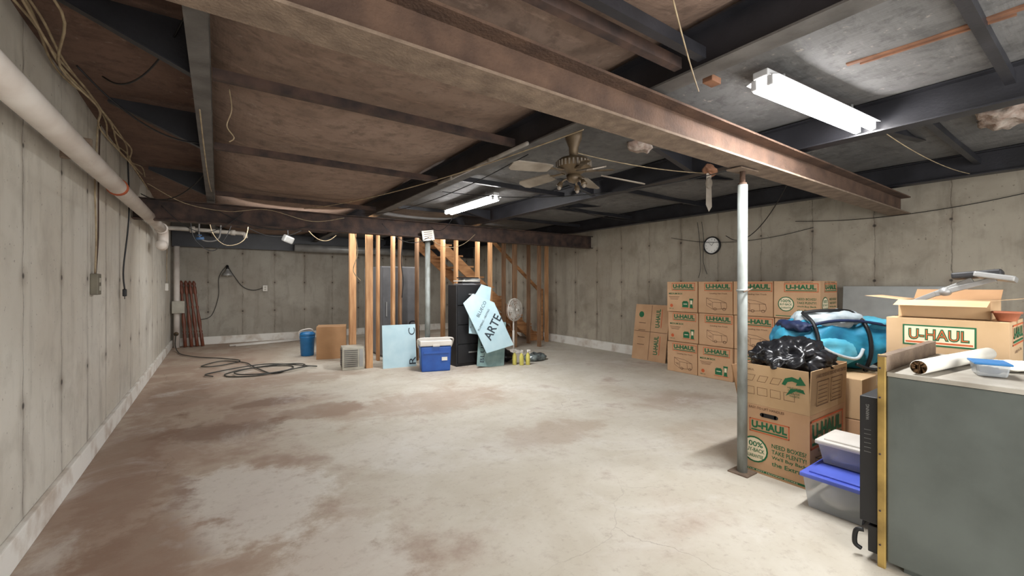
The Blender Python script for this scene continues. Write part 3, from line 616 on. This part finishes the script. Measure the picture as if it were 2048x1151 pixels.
def pr(kind,w,h):
    p=MB()
    if kind=='medium':
        logo(p,.55*w,.83*h,.68*w,.14*h); p.text('MEDIUM BOX',.30*w,.60*h,.46*w,.06*h,0,off=.02)
        for i in range(3): p.rect(.25*w,(.50-.04*i)*h,(.36-.05*i)*w,.012*h,2)
        appliances(p,.70*w,.28*h,.40*w,.36*h); p.disc(.16*w,.2*h,.05*w,1); p.text('100% OK',.16*w,.1*h,.16*w,.04*h,0)
    elif kind=='van':
        logo(p,.58*w,.83*h,.70*w,.14*h); p.text('Loading Van Truck',.6*w,.62*h,.5*w,.05*h,2,off=.01); van(p,.55*w,.31*h,.6*w,.38*h)
    elif kind=='seal':
        logo(p,.6*w,.82*h,.64*w,.13*h); p.text('EASY-TO-LIFT HANDLES',.55*w,.96*h,.6*w,.035*h,2)
        seal(p,.28*w,.38*h,.18*w)
        for i,t in enumerate(('NEED BOXES?','TAKE PLENTY!',"We'll Buy Back",'the Extras.')): p.text(t,.52*w,(.52-.1*i)*h,.4*w,.06*h,0,align='L',off=.01)
        p.rect(.5*w,.06*h,.9*w,.02*h,0)
    elif kind=='big':
        p.text('EASY-TO-LIFT HANDLES',.42*w,.96*h,.5*w,.035*h,2,off=.01)
        p.rect(.46*w,.87*h,.2*w,.06*h,4); p.disc(.36*w,.87*h,.028*h,4); p.disc(.56*w,.87*h,.028*h,4)
        logo(p,.46*w,.7*h,.5*w,.11*h); seal(p,.25*w,.34*h,.2*w)
        for i,t in enumerate(('NEED BOXES?','TAKE PLENTY!',"We'll Buy Back",'the Extras.')): p.text(t,.5*w,(.46-.085*i)*h,.46*w,.06*h,0,align='L',off=.015)
        p.rect(.5*w,.045*h,.96*w,.03*h,0); p.text('THE BEST MOVING BOXES',.5*w,.045*h,.7*w,.018*h,3,z=.0005)
    elif kind=='bigvan':
        logo(p,.45*w,.74*h,.80*w,.22*h); p.text('Loading Van Truck',.5*w,.49*h,.6*w,.05*h,2,off=.02); van(p,.48*w,.28*h,.7*w,.3*h); p.rect(.5*w,.045*h,.96*w,.03*h,0)
    elif kind=='hlogo':
        x,y,W,H=.46*w,.78*h,.5*w,.15*h
        p.rect(x,y,W*1.2,H*1.75,0); p.rect(x,y,W*1.14,H*1.5,3,z=.0003); p.rect(x,y-H*.6,W*1.1,H*.14,1,z=.0006)
        p.text('U-HAUL',x,y+H*.08,W,H,0,z=.0006,off=.05); p.text('U-HAUL',x,y+H*.08,W*.96,H*.8,1,z=.0009,off=-.012)
        p.text('Loading Van Truck',.55*w,.52*h,.5*w,.05*h,2,off=.01); van(p,.5*w,.25*h,.6*w,.35*h)
    return p
_bc={}
def mbox(loc,dx,dy,h,kx,ky,label,card=CARD,group=None,rz=0,name='moving_box'):
    key=(dx,dy,h,card.name)
    if key not in _bc: _bc[key]=MB().box((dx/2,dy/2,h/2),(dx-.006,dy-.006,h-.004),bev=.004).mesh('cardboard_carton',[card])
    o=link(bpy.data.objects.new(name,_bc[key]),loc=loc,rot=(0,0,rz),label=label,cat='box',group=group)
    m=MB(); m.box((dx/2,dy/2,h-.001),(.05,dy-.01,.002)); m.box((dx/2,.0022,h-.035),(.05,.002,.07)); obj('packing_tape',m,TAPE,o)
    p=MB()
    if kx: p.merge(pr(kx,dy,h),face_negX(.0015,dy,0))
    if p.v: obj('printed_graphics',p,PM,o)
    p=MB()
    if ky: p.merge(pr(ky,dx,h),face_negY(0,.0005,0))
    if p.v: obj('printed_graphics',p,PM,o)
    return o
rows=[['van','medium','van','van'],['medium','van','van','seal'],['medium','van','van','seal']]
for r in range(3):
    for c in range(4):
        jit=random.uniform(-.02,.02)
        kind=rows[r][c]
        mbox((5.4+jit,3.34-.483*c,r*.43),.48,.475,.428,kind,'seal' if c==3 else None,
             {'medium':'brown moving box printed with green appliances, stacked','van':'brown moving box printed with truck drawing, stacked','seal':'brown moving box with round guarantee seal, stacked'}[kind],group='moving boxes stacked by the wall')
e=empty('flattened_box',loc=(5.80,4.80,0),rot=(0,.14,0),label='flattened brown moving box leaning against concrete wall',cat='box')
obj('cardboard_sheet',MB().bx((0,-.66,0),(.012,0,.92)).bx((.014,-.64,0),(.024,.0,.86)),CARD,e)
p=MB(); p.text('U-HAUL',.46,.70,.3,.085,0,off=.03,rot=math.pi/2); p.text('U-HAUL',.46,.26,.3,.085,0,off=.03,rot=math.pi/2); p.rect(.53,.70,.3,.012,1,rot=math.pi/2) ; p.rect(.53,.26,.3,.012,1,rot=math.pi/2); p.rect(.33,.46,.008,.9,2); p.rect(.33,.47,.64,.008,2)
for i in range(4): p.rect(.16,.25+.12*i,.14,.01,2)
p.disc(.13,.75,.05,0); p.xf(face_negX(-.001,0,0)); obj('printed_graphics',p,PM,e)
obj('folding_table_top',MB().box((0,0,.62),(.03,1.0,1.22),bev=.006).box((.02,0,.62),(.02,.9,.04)),M('gray_panel',(168,170,168),(154,156,154),rough=.5),loc=(5.93,1.38,0),rot=(0,.06,0),label='pale gray flat panel leaning behind moving boxes',cat='panel')
e=empty('wall_clock',loc=(XR-.001,3.53,1.83),label='round wall clock with black rim and white face',cat='clock')
obj('rim',MB().lathe([(.13,0),(.135,.02),(.13,.035),(.118,.04),(.115,.02)],ax=(-1,0,0),seg=32,caps=False).lathe([(.128,0),(.128,.003)],ax=(-1,0,0),seg=32),BLACK,e)
obj('clock_face',MB().lathe([(.116,.018),(.116,.02)],ax=(-1,0,0),seg=32,smooth=False),CLK,e)
p=MB()
for i,t in enumerate('12 1 2 3 4 5 6 7 8 9 10 11'.split()):
    a=math.pi/2-i*math.pi/6; p.text(t,.09*math.cos(a),.09*math.sin(a),.018 if len(t)>1 else .009,.018)
p.xf(face_negX(-.022,0,0)); obj('numerals',p,[BLACK],e)
p=MB(); p.rect(.015,.02,.05,.006,rot=.93); p.xf(face_negX(-.023,0,0)); obj('hour_hand',p,[BLACK],e)
p=MB(); p.rect(-.025,.02,.08,.004,rot=2.4); p.xf(face_negX(-.024,0,0)); obj('minute_hand',p,[BLACK],e)
# open moving box with upright flaps
dx,dy,h,fl=.57,.43,.45,.27
e=empty('open_moving_box',loc=(2.945,1.09,0),label='open brown moving box with raised flaps, filled with bag',cat='box')
T=.006
m=MB(); m.bx((0,0,0),(T,dy,h)); m.bx((dx-T,0,0),(dx,dy,h)); m.bx((T,0,0),(dx-T,T,h)); m.bx((T,dy-T,0),(dx-T,dy,h)); m.bx((T,T,0),(dx-T,dy-T,T)); obj('carton',m,CARD,e)
def flap(x0,y0,z0,vec,up): 
    return MB().prism([(x0,y0,z0),(x0+vec[0],y0+vec[1],z0),(x0+vec[0]+up[0],y0+vec[1]+up[1],z0+up[2]),(x0+up[0],y0+up[1],z0+up[2])],Vector((0,T,0)) if abs(vec[0])>abs(vec[1]) else Vector((T,0,0)))
fa=obj('flap',flap(0,0,h+.001,(0,dy,0),(-.02,0,fl)),CARD2,e)
fb=obj('flap',flap(0,0,h+.001,(dx,0,0),(0,-.01,fl)),CARD2,e)
obj('flap',flap(dx-T,0,h+.001,(0,dy,0),(.03,0,fl)),CARDIN,e)
obj('flap',flap(0,dy-T,h+.001,(dx,0,0),(0,.05,fl-.03)),CARDIN,e)
p=MB(); p.merge(pr('big',dy,h),face_negX(-.0015,dy,0)); obj('printed_graphics',p,PM,e)
p=MB(); p.merge(pr('bigvan',dx,h),face_negY(0,-.004,0)); obj('printed_graphics',p,PM,e)
p=MB()
for i in range(4): p.pline([(.05+.08*i,.07),(.11+.08*i,.07),(.11+.08*i,.12),(.05+.08*i,.12)],.002,2,close=True)
for i in range(3): p.pline([(.05+.08*i,.16),(.1+.08*i,.16),(.12+.08*i,.2),(.07+.08*i,.2)],.002,2,close=True)
p.text('U-HAUL',.08,.235,.07,.012,2)
p.add([(.28,.17,0),(.30,.21,0),(.34,.225,0),(.375,.215,0),(.385,.235,0),(.415,.185,0),(.36,.175,0),(.367,.192,0),(.34,.198,0),(.315,.19,0),(.30,.165,0)],[[0,1,2,3,4,5,6,7,8,9,10]],0)
p.add([(.30,.10,0),(.36,.14,0),(.41,.13,0),(.40,.155,0),(.33,.15,0)],[[0,1,2,3,4]],0)
for i,t in enumerate(('HELP SAVE','NATURE','REUSE','THIS BOX')): p.text(t,.35,.155-.017*i,.075-.006*i,.011,0,z=.0005)
p.xf(face_negX(-.002,dy,h))
for v in p.v: v.x-=(v.z-h)/fl*.02
obj('printed_graphics',p,PM,fa)
p=MB(); p.text('U-HAUL BOXES ARE DESIGNED AND CRAFTED',.3,.235,.48,.022,2,off=.02)
for i in range(2): p.pline([(.08+.22*i,.05),(.26+.22*i,.05),(.26+.22*i,.2),(.08+.22*i,.2)],.005,2,close=True)
for i in range(5): p.rect(.17,.07+.025*i,.14,.004,2); p.rect(.39,.07+.025*i,.14,.004,2)
p.xf(face_negY(0,-.004,h))
for v in p.v: v.y-=(v.z-h)/fl*.01
obj('printed_graphics',p,PM,fb)
obj('trash_bag',MB().ball((0,0,0),(.58,.42,.22),sub=5,disp=.06,dscale=9,seed=1).ball((.03,-.02,-.16),(.40,.30,.36),sub=3),BAG,loc=(3.23,1.305,.75),label='glossy black trash bag bulging from open box',cat='bag')
mbox((3.6,1.02,0),.64,.55,.32,None,'seal','brown moving box low in stack beside plastic bins',group='boxes under the duffel bag')
mbox((3.6,1.02,.32),.62,.53,.28,None,None,'brown moving box carrying teal duffel bag',card=CARD2,group='boxes under the duffel bag')
# duffel: slumped soft bag
e=empty('duffel_bag',loc=(3.98,1.34,.605),rot=(0,0,-.62),label='slumped teal duffel bag with white mesh top and dark straps',cat='bag')
obj('body',MB().ball((0,0,.19),(.82,.42,.37),sub=5,p=2.9,disp=.04,dscale=4.5,seed=4,flat=-.188),TEAL,e)
obj('mesh_top',MB().ball((-.03,-.03,.37),(.48,.30,.13),sub=4,p=3,disp=.03,dscale=7,seed=2),MESHG,e)
obj('end_pocket',MB().ball((.36,-.04,.16),(.16,.36,.28),sub=4,p=3,disp=.03,dscale=6),NAVY,e)
obj('front_pocket',MB().ball((-.12,-.19,.14),(.36,.10,.20),sub=4,p=3.2,disp=.02,dscale=7),CYAN,e)
obj('top_flap',MB().ball((.27,-.06,.345),(.18,.30,.08),sub=4,p=3,disp=.02,dscale=8,seed=9),CYAN,e)
obj('top_flap',MB().ball((-.32,-.05,.32),(.14,.30,.08),sub=4,p=3,disp=.02,dscale=8,seed=5),NAVY,e)
obj('piping',MB().tube([(-.3,-.19,.33),(-.12,-.20,.37),(.08,-.20,.37),(.28,-.19,.34)],.012),NAVY,e)
obj('white_stripe',MB().tube([(-.28,-.235,.22),(-.15,-.255,.14),(.02,-.245,.1),(.08,-.235,.17)],.012),MESHG,e)
for sx in(-.26,.12):
    obj('strap',MB().tube([(sx,-.20,.0),(sx+.005,-.245,.12),(sx+.01,-.235,.25),(sx,-.19,.36),(sx,-.08,.425)],.014,seg=6),BLACK,e)
obj('handle',MB().tube([(-.26,-.08,.425),(-.16,-.1,.44),(-.04,-.12,.445),(.06,-.10,.44),(.12,-.08,.425)],.014),BLACK,e)
obj('shoulder_strap',MB().tube([(.3,-.12,.37),(.37,-.2,.30),(.40,-.235,.16),(.32,-.25,.05),(.15,-.25,.02),(.02,-.245,.06)],.013),BLACK,e)
# stack near appliance
mbox((3.36,.34,0),.5,.5,.3,None,None,'brown moving box at bottom of stack behind appliance',group='boxes behind the appliance')
mbox((3.36,.34,.302),.5,.5,.3,None,None,'brown moving box in stack behind appliance',group='boxes behind the appliance')
mbox((3.36,.34,.604),.5,.5,.45,'hlogo','van','pale brown moving box with large printed logo',card=CARD2,group='boxes behind the appliance')
e=empty('open_cardboard_box',loc=(3.45,.42,1.056),label='small open cardboard box with wide spread flaps',cat='box')
dx,dy,h=.34,.38,.10
m=MB(); m.bx((0,0,0),(T,dy,h)); m.bx((dx-T,0,0),(dx,dy,h)); m.bx((T,0,0),(dx-T,T,h)); m.bx((T,dy-T,0),(dx-T,dy,h)); m.bx((T,T,0),(dx-T,dy-T,T)); obj('carton',m,CARD2,e)
obj('flap',flap(0,0,h+.001,(0,dy,0),(-.11,0,-.03)),CARD2,e)
obj('flap',flap(0,0,h+.001,(dx,0,0),(0,-.14,.02)),CARD2,e)
obj('flap',flap(0,dy-T,h+.001,(dx,0,0),(0,.17,.02)),CARD,e)
obj('flap',flap(dx-T,0,h+.001,(0,dy,0),(.08,0,.06)),CARDIN,e)
e=empty('folding_bracket_lamp',loc=(3.6,.62,1.065),label='gray metal desk lamp folded inside open box',cat='lamp')
obj('arm',MB().box((0,.02,.14),(.02,.3,.03),rot=(-.5,0,0),bev=.004).box((0,-.08,.17),(.03,.26,.03),rot=(-.35,0,0),bev=.004).cyl((-.03,-.0,.14),(.03,0,.14),.025),LTGRAY,e)
obj('lamp_head',MB().box((0,-.13,.24),(.1,.2,.035),rot=(-.1,.1,0),bev=.01),CABBLK,e)
obj('head_cover',MB().box((0,-.2,.225),(.12,.16,.03),rot=(.2,.1,0),bev=.008),LTGRAY,e)
obj('flower_pot',MB().lathe([(.035,0),(.05,.04),(.056,.04),(.056,.05),(.048,.05),(.035,.01)],caps=False,seg=20).lathe([(.035,0),(.035,.003)]),TERRA,loc=(3.43,.36,1.056),label='small terracotta pot on top of moving box',cat='pot')
def bin_(loc,dx,dy,h,lid,lab):
    e=empty('storage_bin',loc=loc,label=lab,cat='bin')
    m=MB(); t=.004
    m.prism([(.02,.02,0),(dx-.02,.02,0),(dx-.02,dy-.02,0),(.02,dy-.02,0)],(0,0,t))
    A=[(.02,.02),(dx-.02,.02),(dx-.02,dy-.02),(.02,dy-.02)]; B=[(0,0),(dx,0),(dx,dy),(0,dy)]
    for i in range(4):
        j=(i+1)%4; m.add([(*A[i],0),(*A[j],0),(*B[j],h),(*B[i],h)],[[0,1,2,3]])
    obj('tub',m,CLEAR,e)
    obj('lid',MB().box((dx/2,dy/2,h+.012),(dx+.03,dy+.03,.024),bev=.008).box((dx/2,dy/2,h+.027),(dx-.04,dy-.04,.012),bev=.005),lid,e)
    obj('contents',MB().ball((dx*.35,dy/2,h*.3),(dx*.5,dy*.7,h*.5),disp=.02,dscale=14).ball((dx*.65,dy*.45,h*.34),(dx*.4,dy*.7,h*.5),disp=.02,dscale=16,m=1),[PAPER,TERRA],e)
bin_((2.72,.76,0),.45,.28,.17,LIDB,'clear plastic bin with blue lid on floor')
bin_((2.90,.79,.207),.28,.24,.11,WHITE,'clear plastic bin with white lid stacked')
# ---------------------------------------------------------------- old gray appliance
e=empty('gray_appliance',loc=(2.42,.0,0),label='old gray metal range with brass trimmed front edge',cat='appliance')
obj('body',MB().bx((0,-.15,.03),(.86,.6,.845),bev=.006).bx((.03,-.1,0),(.83,.55,.03)),APPL,e)
obj('top_panel',MB().bx((-.005,-.155,.846),(.865,.6,.866),bev=.004),APTOP,e)
obj('brass_frame',MB().bx((-.012,.602,.0),(.005,.63,.94),bev=.003),BRASS,e)
obj('front_frame',MB().bx((.005,.602,.02),(.86,.632,.93),bev=.003).box((.4,.61,.935),(.84,.03,.006)),RUSTL,e)
dr=obj('door',MB().bx((.01,.634,.17),(.84,.70,.74),bev=.006),CABBLK,e)
obj('drawer',MB().bx((.01,.634,.04),(.84,.67,.16),bev=.005),CABBLK,e)
p=MB()
p.text('WARNING',.030,.5,.07,.012,rot=math.pi/2)
for i in range(6): p.rect(.030,.42-.02*i,.025,.0015)
p.xf(face_negX(.0085,.70,.17)); obj('warning_print',p,[LTGRAY],dr)
obj('handle',MB().tube([(.03,.69,.12),(.02,.715,.11),(.02,.72,.05),(.03,.70,.03)],.010,seg=8),BLACK,dr)
m=MB()
for z in(.1,.25,.5,.75,.88): m.lathe([(.004,0),(.004,.003)],(-.012,.62,z),(-1,0,0),seg=8)
obj('screws',m,RUSTD,e)
obj('paper_roll',MB().lathe([(.03,0),(.03,.78)],(0,0,.033),(1,-.13,0),seg=20).lathe([(.012,-.002),(.028,-.002)],(0,0,.033),(1,-.13,0),m=1,caps=True),[PAPER,CARDIN],loc=(2.44,.50,.866),label='white paper roll lying on appliance top',cat='paper roll')
e=empty('food_container',loc=(2.68,.33,.868),rot=(0,0,.3),label='clear plastic container with blue rim holding screws',cat='container')
obj('tub',MB().box((0,0,.025),(.13,.1,.05),taper=.85,bev=.008),CLEAR,e); obj('rim',MB().box((0,0,.053),(.14,.11,.008),bev=.003),BLUEB,e)
obj('contents',MB().ball((0,0,.020),(.1,.07,.028),disp=.006,dscale=60),NAVY,e)
obj('crumpled_cloth',MB().ball((0,0,.014),(.3,.16,.03),sub=4,disp=.015,dscale=18,flat=-.013),PAPER,loc=(2.95,.30,.868),rot=(0,0,-.1),label='crumpled white cloth on appliance top',cat='cloth')
obj('white_stick',MB().box((0,0,.008),(.5,.02,.012),bev=.003),WHITE,loc=(2.9,.19,.868),rot=(0,0,.05),label='thin white plastic strip on appliance top',cat='strip')
# ---------------------------------------------------------------- fluorescent fixtures
def fixture(loc,rz,label,pw,hl):
    e=empty('fluorescent_light',loc=loc,rot=(0,0,rz),label=label,cat='ceiling light')
    m=MB(); m.box((0,0,.066),(2*hl+.04,.075,.034),bev=.005)
    for s_ in(-1,1): m.prism([(-hl,.037*s_,.055),(-hl,.08*s_,.038),(-hl,.08*s_,.042),(-hl,.037*s_,.061)],(2*hl,0,0))
    obj('housing',m,LAMPW,e)
    for y in(-.04,.04):
        obj('fluorescent_tube',MB().lathe([(.008,-hl+.01),(.020,-hl+.02),(.020,hl-.02),(.008,hl-.01)],(0,y,.012),(1,0,0),seg=14),TUBE,e)
        for x in(-hl,hl): obj('lamp_holder',MB().box((x,y,.025),(.014,.03,.05),bev=.005),LAMPW,e)
    for x in(-.4,.4): obj('mounting_bracket',MB().cyl((x,0,.08),(x,0,.13),.01,seg=8),LTGRAY,e)
    la=bpy.data.lights.new('lamp_glow','AREA'); la.shape='RECTANGLE'; la.size=2*hl-.1; la.size_y=.06; la.energy=pw; la.color=(.97,.985,1)
    lo=bpy.data.objects.new('lamp_glow',la); link(lo,e,loc=(0,0,-.009))
fixture((2.87,1.01,2.245),math.radians(-4),'lit two-tube fluorescent shop light under ceiling board',34,.60)
fixture((2.63,4.74,2.22),math.radians(90),'lit two-tube fluorescent shop light near girder',46,.61)
# ---------------------------------------------------------------- ceiling fan
e=empty('ceiling_fan',loc=(2.12,2.28,0),rot=(0,0,.15),label='dusty brass ceiling fan with pale blades and sockets',cat='ceiling fan')
ZF=.0
obj('canopy',MB().lathe([(.03,2.14),(.035,2.24),(.06,2.3),(.065,2.36)],seg=24),BRASSF,e)
m=MB().lathe([(.05,2.16+ZF),(.1,2.155+ZF),(.125,2.135+ZF),(.125,2.085+ZF),(.1,2.07+ZF),(.07,2.06+ZF),(.05,2.04+ZF)],seg=32)
for k in range(28):
    a=k*math.pi/14; m.box((.127*math.cos(a),.127*math.sin(a),2.11+ZF),(.006,.012,.04),rot=(0,0,a),m=1)
obj('motor_housing',m,[BRASSF,BLADE],e)
lk=obj('light_kit',MB().lathe([(.05,2.04+ZF),(.055,2.01+ZF),(.035,1.99+ZF),(.01,1.98+ZF)],seg=20),BRASSF,e)
for k in range(3):
    a=k*math.pi*2/3+.4; c,s_=math.cos(a),math.sin(a)
    so=obj('lamp_socket',MB().tube([(.04*c,.04*s_,2.01+ZF),(.07*c,.07*s_,2.0+ZF),(.09*c,.09*s_,1.98+ZF)],.008).lathe([(.014,0),(.022,.03),(.023,.035)],(.09*c,.09*s_,1.985+ZF),(c*.5,s_*.5,-1)),BRASSF,lk)
    obj('bulb',MB().ball((.105*c,.105*s_,1.945+ZF),(.03,.03,.035),sub=2),BLADE,so)
for k in range(5):
    a=k*2*math.pi/5+.35; tilt=.22
    m=MB(); pts=[(.2,-.045),(.26,-.055),(.48,-.062),(.51,-.035),(.51,.035),(.48,.062),(.26,.055),(.2,.045)]
    m.prism([(x,y,y*tilt) for x,y in pts],(0,0,.008)); m.xf(Matrix.Translation((0,0,2.07+ZF))@Matrix.Rotation(a,4,'Z')@Matrix.Rotation(.05+(.18 if k in(3,4) else 0),4,'Y'))
    bl=obj('fan_blade',m,BLADE,e)
    m=MB(); m.prism([(.09,-.02,0),(.16,-.012,0),(.27,-.035,-.005),(.29,0,0),(.27,.035,.005),(.16,.012,0),(.09,.02,0)],(0,0,.006)); m.xf(Matrix.Translation((0,0,2.062+ZF))@Matrix.Rotation(a,4,'Z')); obj('blade_bracket',m,BRASSF,bl)
# ---------------------------------------------------------------- torn insulation etc
def rag(loc,d,mt,lab,seed=1,rot=(0,0,0)):
    obj('torn_insulation',MB().ball((0,0,0),d,sub=4,disp=min(d)*.5,dscale=10,seed=seed),mt,loc=loc,rot=rot,label=lab,cat='insulation')
rag((4.1,.42,2.32),(.4,.3,.10),INSUL,'torn pale insulation hanging from ceiling board',2)
rag((2.75,2.2,2.34),(.2,.15,.08),INSUL,'small torn insulation tuft by steel joist',5)
rag((3.4,2.0,2.2),(.10,.08,.08),LATH,'brown torn insulation tuft on joist',6)
rag((-.40,2.2,2.47),(.25,.3,.05),PAPER,'torn white paper hanging by wall top',7)
obj('tape_strip',MB().prism([(-.02,0,0),(.02,0,.0),(.025,0,-.3),(.0,0,-.34),(-.025,0,-.28)],(0,.004,0)).ball((0,0,-.1),(.06,.03,.1),sub=2),BLADE,loc=(3.4,2.0,2.2),rot=(0,0,-.6),label='strip of dusty tape dangling from joist',cat='tape')
obj('wood_lath',MB().box((0,0,0),(.03,.7,.015),bev=.003).box((.02,.05,-.012),(.012,.5,.008)),LATH,loc=(2.62,.45,2.352),rot=(0,0,.08),label='thin brown wood lath fixed under ceiling board',cat='wood strip')
obj('wood_block',MB().box((0,0,0),(.08,.05,.03),bev=.003),LATH,loc=(1.98,1.15,2.24),label='small wood block wedged beside steel joist',cat='wood block')
# ---------------------------------------------------------------- lights, world, camera
def area(loc,rot,sx,sy,e,col=(1,.99,.97)):  # added fill light with no fixture, only brightens the room
    la=bpy.data.lights.new('fill_light','AREA'); la.shape='RECTANGLE'; la.size=sx; la.size_y=sy; la.energy=e; la.color=col
    lo=bpy.data.objects.new('fill_light',la); lo.location=loc; lo.rotation_euler=rot; COL.objects.link(lo)
area((1.6,-1.9,1.5),(math.radians(88),0,math.radians(-14)),3.5,1.4,88)
area((1.2,-1.2,.5),(math.radians(140),0,math.radians(-25)),2.5,1.2,40)
area((2.0,6.4,2.12),(math.radians(60),0,0),4,.15,42)
area((1.2,8.4,2.15),(0,0,0),1.2,.3,20)
area((4.6,9.0,2.15),(0,0,0),1.2,.3,14)
w=bpy.data.worlds.new('world'); SC.world=w; w.use_nodes=True
bg=w.node_tree.nodes['Background']; bg.inputs[0].default_value=(.93,.97,1,1); bg.inputs[1].default_value=1.05
cam=bpy.data.cameras.new('camera'); co=bpy.data.objects.new('camera',cam); COL.objects.link(co)
cam.sensor_width=36; cam.lens=851/2048*36; cam.shift_y=-7.5/2048; cam.clip_start=.02
co.location=(0,0,1.25); co.rotation_euler=(math.pi/2,0,math.radians(-34.7)); SC.camera=co
SC.view_settings.view_transform='Standard'
SC.view_settings.look='None'
SC.view_settings.exposure=.12
